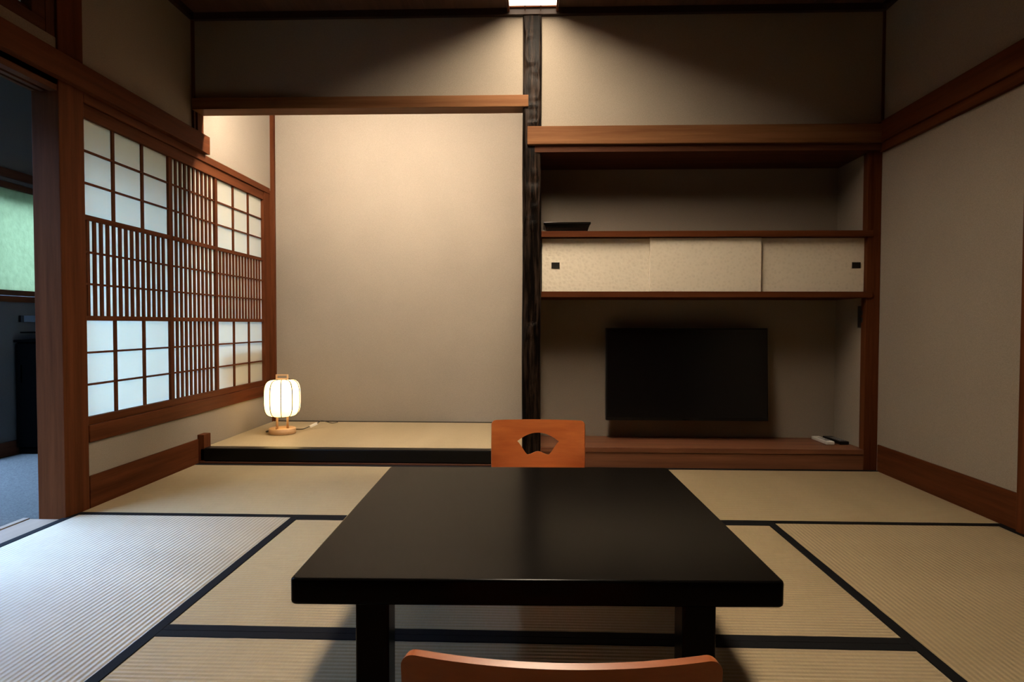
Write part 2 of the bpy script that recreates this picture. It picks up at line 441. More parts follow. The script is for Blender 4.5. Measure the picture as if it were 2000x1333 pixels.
# cornices
n_trim = [0]
def trim_name():
    n_trim[0] += 1
    return 'trim_%d' % n_trim[0]
def trim(b, mat, label, cat='trim', bevel=0.0015):
    return S(box(trim_name(), b, mat, None, bevel), label, cat)
M['cornice_x'] = plain('glossy_dark_cornice_x', (0.030, 0.014, 0.009), 0.30, 0.25)
M['cornice_y'] = plain('glossy_dark_cornice_y', (0.030, 0.014, 0.009), 0.22, 0.5)
ZM = 2.298
trim((WL, WR, 3.188, C, ZM, ZC), M['cornice_x'], 'dark cornice along the top of the back wall', 'cornice')
trim((WL, WL+0.025, P1, 3.188, ZM, ZC), M['cornice_y'], 'dark cornice along the top of the left wall', 'cornice')
trim((WR-0.025, WR, YR, 3.188, ZM, ZC), M['cornice_y'], 'dark cornice along the top of the right wall', 'cornice')

# ------------------------------------------------------------------ left pillar, rails
trim((-1.868, -1.762, P0, P1, -0.03, ZC), M['wood_z'], 'square brown wooden pillar beside the corridor opening', 'pillar', 0.003)
trim((-1.80, -1.735, 1.4, 3.325, 1.643, 1.737), M['wood_y'], 'long horizontal wooden rail crossing the left pillar', 'rail', 0.002)
trim((-1.83, -1.762, P1, 4.15, 1.605, 1.643), M['wood_y'], 'wooden lintel above the paper screen window', 'lintel', 0.002)
kam = S(boxes(trim_name(), [(-1.80, -1.768, 1.4, P0, 1.60, 1.645), (-1.835, -1.815, 1.4, P0, 1.60, 1.645),
     (-1.865, -1.850, 1.4, P0, 1.60, 1.645), (-1.865, -1.768, 1.4, P0, 1.622, 1.645)], M['dark_y']), 'grooved lintel over the corridor opening', 'lintel')
trim((-1.90, -1.776, 1.4, P0-0.001, -0.045, -0.004), M['threshold'], 'pale wooden threshold between tatami and carpet', 'threshold', 0.001)
trim((-1.925, -1.901, 1.4, P0-0.001, -0.045, 0.000), M['threshold'], 'outer lip of the pale wooden threshold', 'threshold', 0.001)
trim((-1.86, XL, P1+0.001, 3.2215, -0.04, 0.128), M['wood_y'], 'brown skirting board under the paper screen window', 'skirting', 0.001)
trim((-1.80, -1.730, 3.222, 3.290, -0.04, 0.150), M['wood_z'], 'short wooden post stub at the left end of the black alcove sill', 'post', 0.002)
trim((-1.80, -1.748, 3.228, 3.285, 1.737, 1.852), M['wood_z'], 'short lit post between alcove beam and left rail', 'post', 0.001)
trim((-1.80, -1.752, C-0.012, C, 1.737, ZM), M['dark_z'], 'thin dark corner strip above the left rail', 'post', 0.001)
trim((-1.80, -1.740, YT-0.026, YT, 0.07, 2.20), M['wood_z'], 'thin wooden corner post at the left back of the alcove', 'post', 0.002)

# ranma (transom) above the corridor opening
ran = S(empty('window_3', (-1.80, 1.4, 1.80)), 'papered transom above the corridor opening', 'transom')
for b in ((-1.825, -1.772, 1.4, 2.240, 1.797, 1.840), (-1.825, -1.772, 1.4, 2.240, 2.12, 2.16), (-1.825, -1.772, 2.180, 2.240, 1.84, 2.12), (-1.825, -1.772, 1.4, 1.45, 1.84, 2.12)):
    box('frame_bar', b, M['dark_y'], ran, 0.002)
for y in (1.63, 1.82, 2.01):
    box('muntin', (-1.812, -1.795, y-0.008, y+0.008, 1.84, 2.12), M['dark_z'], ran)
box('frame_bar', (-1.812, -1.785, 1.45, 2.180, 1.84, 1.856), M['wood_y'], ran)
box('paper_pane', (-1.815, -1.813, 1.45, 2.180, 1.84, 2.12), M['shoji'], ran)
trim((-1.83, -1.772, 2.242, P0, 1.737, ZC), M['dark_z'], 'narrow dark strip between transom and pillar', 'trim')

# ------------------------------------------------------------------ shoji window
def make_shoji():
    X = -1.790; D = 0.0085          # paper plane, depth of the bars in front
    y0, y1, z0, z1 = 2.416, 4.070, 0.362, 1.552
    root = S(empty('window_1', (X, (y0+y1)/2, 0.30)), 'paper lattice window beside the alcove', 'paper window')
    off = chain(root)
    fm = M['wood_y']; kz = M['wood_z']
    # outer frame
    box('frame_rail', (-1.815, -1.772, y0, y1+0.04, z1, 1.605), fm, root, 0.0015)
    box('frame_rail', (-1.815, -1.772, y0, y1+0.04, 0.330, z0), fm, root, 0.0015)
    box('frame_stile', (-1.815, -1.766, y1, YT-0.027, 0.330, 1.605), kz, root, 0.0015)
    box('sill', (-1.84, -1.758, P1+0.001, 4.13, 0.262, 0.330), fm, root, 0.003)
    # stiles and rails between the nine fields
    ys = [(y0, 3.010), (3.040, 3.452), (3.480, y1)]
    zs = [(z0, 0.748), (0.768, 1.150), (1.170, z1)]
    for a, b in ((3.010, 3.040), (3.452, 3.480)): box('stile', (X, X+D+0.004, a, b, z0, z1), kz, root)
    for a, b in ((0.748, 0.768), (1.150, 1.170)): box('rail', (X, X+D+0.0035, y0, y1, a, b), fm, root)
    cache = {}
    def bar(name, sy, sz, cy, cz, mat):
        key = (round(sy, 4), round(sz, 4), mat.name)
        if key not in cache:
            bm = bmesh.new(); bm_box(bm, 0, D, -sy/2, sy/2, -sz/2, sz/2)
            bmesh.ops.recalc_face_normals(bm, faces=list(bm.faces))
            me = bpy.data.meshes.new(name); bm.to_mesh(me); bm.free(); me.materials.append(mat); cache[key] = me
        o = bpy.data.objects.new(name, cache[key]); COL.objects.link(o); o.parent = root
        o.location = Vector((X, cy, cz)) - off
    for i, (ya, yb) in enumerate(ys):
        n = 15 if i != 1 else 10
        for j, (za, zb) in enumerate(zs):
            corner = (i != 1 and j != 1)
            pitch = (yb-ya)/n
            for k in range(1, n):
                if corner and k % 5: continue
                bar('slat', 0.0145, zb-za, ya+k*pitch, (za+zb)/2, kz)
            for k in (1, 2): bar('crossbar', yb-ya, 0.008, (ya+yb)/2, za+(zb-za)*k/3, fm)
            if corner:
                for a in range(3):
                    for b in range(3):
                        yy = ya+(yb-ya)*a/3; zz = za+(zb-za)*b/3
                        box('paper_pane', (X-0.001, X, yy, yy+(yb-ya)/3, zz, zz+(zb-za)/3), M['shoji'], root)
            else:
                box('paper_pane', (X-0.001, X, ya, yb, za, zb), M['shoji'], root)
make_shoji()

# ------------------------------------------------------------------ alcove (tokonoma)
def hz(z, y): return CAM_H + (z-CAM_H)*y/C          # a height read on the plane C, moved to depth y
yb = 3.178
trim((-1.752, -0.026, yb, 3.282, hz(1.848, yb), hz(1.907, yb)), M['beam_x'], 'wooden beam over the lit alcove', 'beam', 0.002)
alc = S(box('floor_alcove', (-1.80, -0.02, C+0.04, YT, -0.05, 0.030), M['dark_x']), 'raised tatami floor of the alcove', 'alcove floor')
am = tatami(-1.757, -0.03, 3.285, YT-0.002, 0.076, alc, bands=(1, 0))
am['label'] = 'pale alcove mat'
trim((-1.755, -0.05, 3.222, 3.286, 0.010, 0.080), M['sill_lacquer'], 'glossy black lacquered sill at the front of the alcove', 'sill', 0.006)
trim((-1.755, -0.05, 3.212, 3.290, -0.03, 0.009), M['dark_x'], 'thin brown strip under the black alcove sill', 'trim', 0.001)
tl = tag(empty('alcove_light', (-0.87, 3.33, 1.96)), 'tube light hidden above the alcove beam', 'light')
box('batten', (-1.62, -0.18, 3.2745, 3.330, 2.020, 2.050), M['white_plastic'], tl)
def hidden_tube():
    bm = bmesh.new(); r = 0.014; n = 12; xa, xb, yc, zc = -1.60, -0.20, 3.304, 1.990
    A = [bm.verts.new((xa, yc+r*math.cos(2*math.pi*k/n), zc+r*math.sin(2*math.pi*k/n))) for k in range(n)]
    B = [bm.verts.new((xb, yc+r*math.cos(2*math.pi*k/n), zc+r*math.sin(2*math.pi*k/n))) for k in range(n)]
    for k in range(n): bm.faces.new((A[k], A[(k+1) % n], B[(k+1) % n], B[k]))
    bm.faces.new(A[::-1]); bm.faces.new(B)
    finish('tube', bm, M['tube'], tl, off=chain(tl))
hidden_tube()
for x in (-1.617, -0.198): box('tube_holder', (x, x+0.015, 3.290, 3.318, 1.976, 2.0195), M['white_plastic'], tl)

# dark log pillar: squared trunk with rounded arrises, dents and polished burls
def log_pillar():
    x0, x1, y0, y1 = -0.056, 0.041, 3.192, 3.282
    cx, cy, hx, hy = (x0+x1)/2, (y0+y1)/2, (x1-x0)/2, (y1-y0)/2
    seg, rows = 40, 240; zt = ZM
    rnd = random.Random(5)
    knots = [(0.012, 1.80, 0.016, 0.035), (-0.004, 1.54, 0.022, 0.10), (0.022, 1.42, 0.014, 0.06), (-0.02, 1.235, 0.014, 0.03),
             (0.004, 0.80, 0.02, 0.07), (0.016, 0.70, 0.012, 0.03), (-0.006, 0.56, 0.022, 0.11), (0.02, 1.95, 0.012, 0.05), (-0.015, 2.13, 0.015, 0.06)]
    bm = bmesh.new(); rings = []
    for i in range(rows+1):
        z = -0.03 + (zt+0.03)*i/rows; ring = []
        for k in range(seg):
            a = 2*math.pi*k/seg; c, s_ = math.cos(a), math.sin(a); e = 0.32
            px = hx*math.copysign(abs(c)**e, c); py = hy*math.copysign(abs(s_)**e, s_)
            wob = 0.0016*math.sin(z*9+k*0.6)+0.0011*math.sin(z*23+k*1.3)
            if py < 0:
                for (kx, kz, kw, kh) in knots:
                    d = ((px-kx)/kw)**2 + ((z-kz)/kh)**2
                    wob += 0.009*math.exp(-d*1.2) - 0.0075*math.exp(-(d-2.2)**2*1.5)
            py += math.copysign(wob, py)*(-1 if py < 0 else 1)*(1 if py < 0 else 0) * -1
            px += 0.0012*math.sin(z*6.5+1.0)
            ring.append(bm.verts.new((cx+px, cy+py if py > -hy-0.02 else cy-hy, z)))
        rings.append(ring)
    for a, b in zip(rings, rings[1:]):
        for k in range(seg): bm.faces.new((a[k], a[(k+1) % seg], b[(k+1) % seg], b[k]))
    bm.faces.new(rings[0][::-1]); bm.faces.new(rings[-1])
    return S(finish(trim_name(), bm, M['log'], None, smooth=True), 'dark knotted log pillar between alcove and television niche', 'pillar')
log_pillar()

# ------------------------------------------------------------------ television niche
yb = 3.165
trim((-0.031, WR, yb, 3.24, hz(1.656, yb), hz(1.748, yb)), M['beam_x'], 'thick wooden beam over the television niche', 'beam', 0.002)
yb = 3.185
trim((0.007, WR, yb, YN, hz(1.615, yb), hz(1.650, yb)), M['dark_x'], 'lower board forming the top of the niche', 'beam', 0.001)
trim((1.681, 1.7475, C, C+0.05, -0.03, hz(1.615, 3.2)), M['wood_z'], 'slim wooden post at the right end of the niche', 'post', 0.002)
trim((1.736, WR, C-0.010, C, 1.745, ZM), M['dark_z'], 'thin dark corner strip above the right rail', 'post', 0.001)
trim((0.030, 1.6955, C+0.0015, YN, 0.078, 0.103), M['board_x'], 'wooden ledge board under the television', 'ledge', 0.002)
trim((0.030, 1.6955, C+0.006, C+0.03, -0.03, 0.078), M['board_x'], 'grained wooden riser below the television ledge', 'riser', 0.001)

def make_cabinet():
    root = tag(empty('shelf_cabinet', (0.87, C, 0.88)), 'shallow wall cabinet with three paper sliding doors above the television', 'cabinet')
    sh = box('shelf_board', (0.042, 1.705, C-0.010, YN, 1.183, 1.213), M['wood_x'], root, 0.0015)
    sh2 = box('shelf_board', (0.042, 1.705, C-0.010, YN, 0.876, 0.906), M['wood_x'], root, 0.0015)
    d = []
    for (xa, xb, y, rail) in ((0.046, 0.630, 3.243, 0), (0.597, 1.160, 3.226, 0), (1.130, 1.688, 3.243, 0)):
        d.append(box('sliding_door', (xa, xb, y, y+0.014, 0.907, 1.180), M['washi'], root, 0.001))
    for o, x in ((d[0], 0.116), (d[2], 1.642)):
        y = 3.243
        pl = boxes('door_pull', [(x-0.021, x+0.021, y-0.003, y-0.0005, 1.026, 1.029), (x-0.021, x+0.021, y-0.003, y-0.0005, 1.054, 1.057),
               (x-0.021, x-0.018, y-0.003, y-0.0005, 1.029, 1.054), (x+0.018, x+0.021, y-0.003, y-0.0005, 1.029, 1.054),
               (x-0.018, x+0.018, y-0.0012, y-0.0004, 1.029, 1.054)], M['pull'], o)
        pl['label'] = 'recessed dark square pull'
    box('back_panel', (0.045, 1.688, YN-0.02, YN-0.001, 0.906, 1.183), M['dark_x'], root)
make_cabinet()

def make_tray():
    root = tag(empty('lacquer_tray', (0.175, 3.33, 1.213)), 'black lacquer tray with flared sides on the upper shelf', 'tray')
    def ringbox(bm, w0, d0, z0, w1, d1, z1):
        a = [bm.verts.new((sx*w0, sy*d0, z0)) for sx, sy in ((-1,-1),(1,-1),(1,1),(-1,1))]
        b = [bm.verts.new((sx*w1, sy*d1, z1)) for sx, sy in ((-1,-1),(1,-1),(1,1),(-1,1))]
        return a, b
    bm = bmesh.new()
    a, b = ringbox(bm, 0.104, 0.075, 0.0, 0.119, 0.09, 0.048)
    c, d = ringbox(bm, 0.098, 0.069, 0.005, 0.113, 0.084, 0.048)
    bm.faces.new(a[::-1]); bm.faces.new(c)
    for k in range(4):
        j = (k+1) % 4
        bm.faces.new((a[k], a[j], b[j], b[k])); bm.faces.new((b[k], b[j], d[j], d[k])); bm.faces.new((d[k], d[j], c[j], c[k]))
    finish('tray_body', bm, M['lacquer_gloss'], root, 0.0012)
    bm = bmesh.new()
    for q in ((-0.121, 0.121, -0.0935, -0.086, 0.040, 0.051), (-0.121, 0.121, 0.086, 0.0935, 0.040, 0.051), (-0.121, -0.115, -0.086, 0.086, 0.040, 0.051), (0.115, 0.121, -0.086, 0.086, 0.040, 0.051)):
        bm_box(bm, *q)
    finish('rim', bm, M['lacquer_gloss'], root, 0.0015)
make_tray()

def make_tv():
    root = tag(empty('television', (0.8375, 3.445, 0.466)), 'black flat television mounted low in the niche', 'television')
    root.rotation_euler.x = math.radians(-3.0)
    W2, H2 = 0.4375, 0.252
    bm = bmesh.new(); bm_box(bm, -W2, W2, -0.022, 0.016, -H2, H2); finish('casing', bm, M['black'], root, 0.003)
    bm = bmesh.new(); bm_box(bm, -W2+0.008, W2-0.008, -0.0232, -0.0221, -H2+0.016, H2-0.008); finish('screen', bm, M['screen'], root)
    bm = bmesh.new(); bm_box(bm, -0.2, 0.2, 0.0165, 0.05, -0.12, 0.12); finish('rear_housing', bm, M['black'], root, 0.004)
    bm = bmesh.new(); bm_box(bm, -0.1, 0.1, 0.0505, 0.085, -0.08, 0.08); finish('wall_bracket', bm, M['steel'], root)
    bm = bmesh.new(); bm_box(bm, -0.02, 0.02, -0.0228, -0.022, -H2+0.004, -H2+0.010); finish('standby_light', bm, M['screen'], root)
make_tv()

def make_remote(x, y, rz, mat, kmat, label, L=0.17, Wd=0.044):
    r = tag(empty('remote_control', (x, y, 0.1035)), label, 'remote control', 'remote controls on the ledge'); r.rotation_euler.z = rz
    bm = bmesh.new(); bm_box(bm, -Wd/2, Wd/2, -L/2, L/2, 0, 0.018); finish('body', bm, mat, r, 0.004)
    for i in range(6):
        for j in range(3):
            bm = bmesh.new(); bm_box(bm, -0.014+j*0.011, -0.008+j*0.011, -L/2+0.02+i*0.017, -L/2+0.029+i*0.017, 0.0185, 0.0198); finish('button', bm, kmat, r)
make_remote(1.572, 3.425, math.radians(2), M['white_plastic'], M['grey_key'], 'white remote control at the right end of the ledge')
make_remote(1.643, 3.430, math.radians(4), M['black'], M['grey_key'], 'black remote control beside the white one', 0.175, 0.05)

op = tag(empty('wall_outlet', (1.690, 3.262, 0.78)), 'dark brown outlet plate on the niche return wall', 'outlet')
box('plate', (1.682, 1.6897, 3.225, 3.300, 0.724, 0.836), M['plate'], op, 0.002)
for z in (0.752, 0.788): box('socket', (1.6805, 1.6818, 3.245, 3.280, z, z+0.024), M['black'], op)

# ------------------------------------------------------------------ right wall woodwork
trim((1.716, WR+0.02, YR, 3.21, 1.644, 1.746), M['wood_y'], 'horizontal wooden rail along the right wall', 'rail', 0.002)
trim((1.728, WR+0.02, 2.275, 3.20, 1.600, 1.643), M['wood_y'], 'thin board under the right rail', 'lintel', 0.001)
trim((XR, WR+0.02, 2.28, 3.200, -0.04, 0.134), M['wood_y'], 'brown skirting board along the right wall', 'skirting', 0.001)
trim((1.728, WR+0.02, 2.165, 2.275, -0.04, 1.643), M['wood_z'], 'wooden pillar in the right wall at the edge of view', 'pillar', 0.002)

# ------------------------------------------------------------------ low table
def make_table():
    root = tag(empty('low_table', (-0.002, 1.414, 0.0)), 'low square black lacquered table in the middle of the mats', 'table')
    root.rotation_euler.z = math.radians(1.3)
    hw, t = 0.405, 0.320
    bm = bmesh.new(); n = 5; r = 0.010; pts = []
    for cx, cy, a0 in ((hw-r, hw-r, 0), (-hw+r, hw-r, 90), (-hw+r, -hw+r, 180), (hw-r, -hw+r, 270)):
        for k in range(n+1):
            a = math.radians(a0+90*k/n); pts.append((cx+r*math.cos(a), cy+r*math.sin(a)))
    prof = [(-0.005, 0.0), (-0.002, 0.001), (-0.0005, 0.003), (0, 0.006), (0, 0.0395), (-0.0006, 0.0417), (-0.0022, 0.0433), (-0.0045, 0.044)]
    rings = []
    for dr, dz in prof:
        ring = []
        for (x, y) in pts:
            ring.append(bm.verts.new((x*(1+dr/hw), y*(1+dr/hw), t-0.044+dz)))
        rings.append(ring)
    for a, b in zip(rings, rings[1:]):
        for k in range(len(pts)): j = (k+1) % len(pts); bm.faces.new((a[k], a[j], b[j], b[k]))
    bot = bm.faces.new(rings[0][::-1]); top = bm.faces.new(rings[-1])
    bmesh.ops.recalc_face_normals(bm, faces=list(bm.faces))
    me = bpy.data.meshes.new('tabletop'); bm.to_mesh(me); bm.free()
    for p in me.polygons: p.use_smooth = len(p.vertices) == 4
    link('tabletop', me, M['lacquer'], root)
    for sx in (-1, 1):
        for sy in (-1, 1):
            bm = bmesh.new(); x, y = sx*0.283, sy*0.318
            bm_box(bm, x-0.029, x+0.029, y-0.029, y+0.029, 0.001, t-0.0445); finish('leg', bm, M['lacquer'], root, 0.004)
    for sy in (-1, 1):
        bm = bmesh.new(); bm_box(bm, -0.253, 0.253, sy*0.318-0.012, sy*0.318+0.012, 0.252, t-0.0445); finish('apron', bm, M['lacquer'], root, 0.002)
    for sx in (-1, 1):
        bm = bmesh.new(); bm_box(bm, sx*0.283-0.012, sx*0.283+0.012, -0.288, 0.288, 0.252, t-0.0445); finish('apron', bm, M['lacquer'], root, 0.002)
make_table()

# ------------------------------------------------------------------ legless chairs (bent plywood with a fan shaped cut-out)
def make_chair(name, label, loc, rz, H=0.326):
    root = tag(empty(name, loc), label, 'chair', 'legless plywood chairs at the low table'); root.rotation_euler.z = rz
    hw = 0.200; sag = 0.031; lean = math.radians(9); th = 0.012
    back_len = (H-0.055)/math.cos(lean); br = 0.055; ang = math.pi/2 - lean
    seat_len = 0.36; arc = br*ang
    Ltot = seat_len + arc + back_len
    def pt(u, s):
        # s measured from the seat's front edge; chair faces +Y
        z0 = th/2 + 0.001
        if s <= seat_len: y, z, k = seat_len - s + br, z0, 0.0
        elif s <= seat_len+arc:
            a = (s-seat_len)/br; y, z = br - br*math.sin(a), z0 + br - br*math.cos(a); k = 0.0
        else:
            t = s-seat_len-arc
            y = br - br*math.sin(ang) - t*math.sin(lean); z = z0+br-br*math.cos(ang)+t*math.cos(lean); k = min(1.0, t/0.16)
            k = k*k*(3-2*k)
        y += sag*k*(u/hw)**2
        return Vector((u, y, z))
    R = 0.019
    def top(u):
        a = abs(u)-(hw-R)
        return Ltot if a <= 0 else Ltot - (R-math.sqrt(max(0, R*R-a*a)))
    hwid = 0.090
    def hi(u): return Ltot - 0.057 - 0.036*(u/hwid)**2
    def lo(u):
        a = abs(u)
        if a < 0.046: return Ltot - 0.137 - 0.014*(math.sin(math.pi/2*a/0.046)**2)
        t = (a-0.046)/(hwid-0.046); t = max(0.0, min(1.0, t))
        e = t*t*(3-2*t)*0.35 + t*0.65
        return Ltot - 0.151 + (0.151-0.093)*e
    us = sorted(set([round(-hw+2*hw*i/100, 5) for i in range(101)] + [round(s*(hw-R+R*math.sin(math.pi/2*k/10)), 5) for k in range(11) for s in (-1, 1)] + [-hwid, hwid]))
    lows = [0, seat_len*0.5, seat_len] + [seat_len+arc*k/10 for k in range(1, 11)] + [seat_len+arc+(back_len-0.165)*k/6 for k in range(1, 7)]
    bm = bmesh.new(); cache = {}
    def V(u, s):
        key = (round(u, 5), round(s, 6))
        if key not in cache: cache[key] = bm.verts.new(pt(u, s))
        return cache[key]
    def quad(a, b, c, d):
        q = []
        for v in (a, b, c, d):
            if v not in q: q.append(v)
        if len(q) >= 3: bm.faces.new(q)
    def span(u0, a0, b0, u1, a1, b1, n=4):
        for k in range(n):
            quad(V(u0, a0+(b0-a0)*k/n), V(u1, a1+(b1-a1)*k/n), V(u1, a1+(b1-a1)*(k+1)/n), V(u0, a0+(b0-a0)*(k+1)/n))
    for u0, u1 in zip(us, us[1:]):
        for s0, s1 in zip(lows, lows[1:]): quad(V(u0, s0), V(u1, s0), V(u1, s1), V(u0, s1))
        sb = lows[-1]
        if u0 >= -hwid-1e-6 and u1 <= hwid+1e-6:
            l0, l1, h0, h1 = lo(u0), lo(u1), hi(u0), hi(u1)
            if abs(abs(u0)-hwid) < 1e-5: l0 = h0
            if abs(abs(u1)-hwid) < 1e-5: l1 = h1
            span(u0, sb, l0, u1, sb, l1); span(u0, h0, top(u0), u1, h1, top(u1))
        else:
            m0 = hi(-hwid); 
            span(u0, sb, m0, u1, sb, m1 if False else m0); span(u0, m0, top(u0), u1, m0, top(u1))
    bmesh.ops.remove_doubles(bm, verts=list(bm.verts), dist=1e-6)
    bmesh.ops.recalc_face_normals(bm, faces=list(bm.faces))
    # split into seat and backrest, both given thickness
    def part(nm, keep):
        b2 = bm.copy()
        dele = [f for f in b2.faces if not keep(f)]
        bmesh.ops.delete(b2, geom=dele, context='FACES')
        me = bpy.data.meshes.new(nm); b2.to_mesh(me); b2.free()
        for p in me.polygons: p.use_smooth = True
        o = link(nm, me, M['chair'], root)
        md = o.modifiers.new('thickness', 'SOLIDIFY'); md.thickness = th; md.offset = 0.0; md.use_even_offset = True
        bv = o.modifiers.new('soft_edge', 'BEVEL'); bv.width = 0.0025; bv.segments = 2; bv.limit_method = 'ANGLE'; bv.angle_limit = math.radians(50)
        bv.harden_normals = False
        o.modifiers.new('wn', 'WEIGHTED_NORMAL').keep_sharp = True
        return o
    zs = pt(0, seat_len+arc).z
    part('seat', lambda f: f.calc_center_median().y > 0.010 and f.calc_center_median().z < zs*0.7)
    part('backrest', lambda f: not (f.calc_center_median().y > 0.010 and f.calc_center_median().z < zs*0.7))
    bm.free()
    return root
make_chair('legless_chair', 'orange plywood legless chair with fan cut-out beyond the table', (0.024, 2.665, 0.0), math.pi)
make_chair('legless_chair', 'curved back of the nearest plywood legless chair before the table', (0.036, 0.788, 0.0), math.radians(0.0))

# ------------------------------------------------------------------ paper lantern
def make_lantern():
    root = tag(empty('paper_lantern', (-1.506, 3.700, 0.0765)), 'glowing round paper lantern on a wooden base in the alcove corner', 'lantern')
    lathe('base', [(0, 0), (0.074, 0), (0.078, 0.003), (0.078, 0.030), (0.075, 0.034), (0, 0.034)], M['pale_wood'], root)
    for k in range(4):
        a = math.radians(67+90*k); x, y = 0.042*math.cos(a), 0.042*math.sin(a)
        lathe('leg', [(0, 0.034), (0.007, 0.034), (0.006, 0.110), (0, 0.110)], M['pale_wood'], root, 12, (x, y, 0))
    lathe('switch', [(0, 0.034), (0.004, 0.034), (0.004, 0.046), (0.003, 0.048), (0, 0.048)], M['pale_wood'], root, 12, (-0.012, -0.060, 0))
    z0, hh, rr = 0.105, 0.220, 0.105
    prof = [(0, z0+0.004)]
    for i in range(0, 33):
        t = -1 + 2*i/32
        e = 0.34
        a = t*math.pi/2
        r = rr*(abs(math.cos(a))**e) * (1-0.02*t*t); z = z0 + hh/2 + hh/2*math.copysign(abs(math.sin(a))**0.62, a)
        prof.append((max(r, 0.035) if abs(t) > 0.99 else r, z))
    prof.append((0, z0+hh-0.004))
    sh = lathe('shade', prof, M['shade'], root, 60)
    wire = plain('rib_wire', (0.006, 0.005, 0.004), 0.8, 0.05)
    for k in range(10):
        a = math.radians(-90-18+36*k); c, s_ = math.cos(a), math.sin(a)
        tube('rib', [((r+0.0006)*c, (r+0.0006)*s_, z) for r, z in prof[1:-1]], 0.0024, wire, sh, 6)
    lathe('top_ring', [(0.028, z0+hh-0.006), (0.036, z0+hh-0.006), (0.036, z0+hh+0.004), (0.028, z0+hh+0.004), (0.028, z0+hh-0.006)], M['pale_wood'], root, 32)
    hd = empty('handle', (0, 0, z0+hh)); hd.parent = root
    for b in ((-0.037, 0.037, -0.006, 0.006, 0.001, 0.008), (-0.037, -0.030, -0.006, 0.006, 0.008, 0.024), (0.030, 0.037, -0.006, 0.006, 0.008, 0.024), (-0.037, 0.037, -0.006, 0.006, 0.024, 0.031)):
        bm = bmesh.new(); bm_box(bm, *b); finish('handle_bar', bm, M['pale_wood'], hd, 0.0012)
    dark = plain('black_cord', (0.015, 0.013, 0.012), 0.5)
    path = smooth_path([(-0.083, 0.02, 0.010), (-0.105, 0.02, 0.004), (-0.115, 0.06, 0.004), (-0.05, 0.15, 0.004), (0.04, 0.13, 0.004), (0.085, 0.12, 0.008), (0.11, 0.15, 0.018)])
    tube('cord', path, 0.003, dark, root, 8)
    bm = bmesh.new(); bm_box(bm, -0.024, 0.024, -0.008, 0.008, -0.007, 0.007)
    pg = finish('plug_adapter', bm, M['white_plastic'], root, 0.002); pg.location = (0.130, 0.168, 0.024); pg.rotation_euler = (0, math.radians(-22), math.radians(35))
    tube('cord', smooth_path([(0.150, 0.182, 0.033), (0.165, 0.195, 0.045), (0.185, 0.22, 0.040), (0.205, 0.30, 0.016), (0.21, 0.40, 0.006)]), 0.0028, dark, root, 8)
make_lantern()

# ------------------------------------------------------------------ corridor beyond the opening
S(box('floor_corridor', (OX-0.1, -1.86, -1.2, 4.35, -0.12, -0.012), M['carpet']), 'blue-grey carpet of the corridor', 'carpet')
G0, G1, GZ0, GZ1 = 3.31, 4.10, 0.924, 1.484       # green window
D0, D1, DZ0, DZ1 = -0.20, 3.23, 0.12, 2.28         # big clear window
S(boxes('wall_corridor', [
    (OX-0.1, OX, -1.2, D0, -0.05, 2.42), (OX-0.1, OX, D0, D1, -0.05, DZ0), (OX-0.1, OX, D0, D1, DZ1, 2.42),
    (OX-0.1, OX, D1, G0, -0.05, 2.42), (OX-0.1, OX, G0, G1, -0.05, GZ0-0.06), (OX-0.1, OX, G0, G1, GZ1+0.05, 2.42), (OX-0.1, OX, G1, 4.35, -0.05, 2.42),
], M['corridor']), 'grey outer wall of the corridor', 'wall')
S(box('wall_corridor_end', (OX-0.1, -1.80, 4.25, 4.35, -0.05, 2.42), M['corridor']), 'end wall of the corridor', 'wall')
S(box('wall_corridor_near', (OX-0.1, -1.80, -1.3, -1.2, -0.05, 2.42), M['corridor']), 'near end wall of the corridor', 'wall')
S(box('wall_corridor_inner', (-1.86, -1.80, -1.2, YR, -0.05, 2.42), M['corridor']), 'inner corridor wall behind the room', 'wall')
S(box('ceiling_corridor', (OX-0.1, -1.86, -1.2, 4.30, 2.32, 2.36), M['dark_y']), 'dark corridor ceiling', 'ceiling')
def framed(name, label, b, glass, axis, fr=0.03, wood_=None, extra=()):
    """b = (x0,x1,y0,y1,z0,z1) of the opening; frame bars inside it and one pane"""
    x0, x1, y0, y1, z0, z1 = b
    r = S(empty(name, ((x0+x1)/2, (y0+y1)/2, z0)), label, 'window')
    mt = wood_ or M['dark_y']
    if axis == 'y':
        for q in ((x0, x1, y0, y1, z0, z0+fr), (x0, x1, y0, y1, z1-fr, z1), (x0, x1, y0, y0+fr, z0+fr, z1-fr), (x0, x1, y1-fr, y1, z0+fr, z1-fr)): box('frame_bar', q, mt, r)
        xm_ = (x0+x1)/2; box('pane', (xm_-0.003, xm_+0.003, y0+fr, y1-fr, z0+fr, z1-fr), glass, r)
    else:
        for q in ((x0, x1, y0, y1, z0, z0+fr), (x0, x1, y0, y1, z1-fr, z1), (x0, x0+fr, y0, y1, z0+fr, z1-fr), (x1-fr, x1, y0, y1, z0+fr, z1-fr)): box('frame_bar', q, mt, r)
        ym = (y0+y1)/2; box('pane', (x0+fr, x1-fr, ym-0.003, ym+0.003, z0+fr, z1-fr), glass, r)
    for q, m_ in extra: box('frame_bar', q, m_, r)
    return r
framed('window_2', 'green frosted window in the corridor wall', (OX-0.06, OX+0.002, G0, G1, GZ0-0.030, GZ1+0.045), M['green_glass'], 'y', 0.030,
       extra=(((OX-0.02, OX+0.016, G0-0.03, G1+0.02, GZ0-0.068, GZ0-0.034), M['wood_y']), ((OX-0.01, OX+0.010, G0, G1, GZ1+0.046, GZ1+0.066), M['corridor']),
              ((OX-0.01, OX+0.022, G0-0.03, G1+0.03, GZ1+0.068, GZ1+0.115), M['dark_y'])))
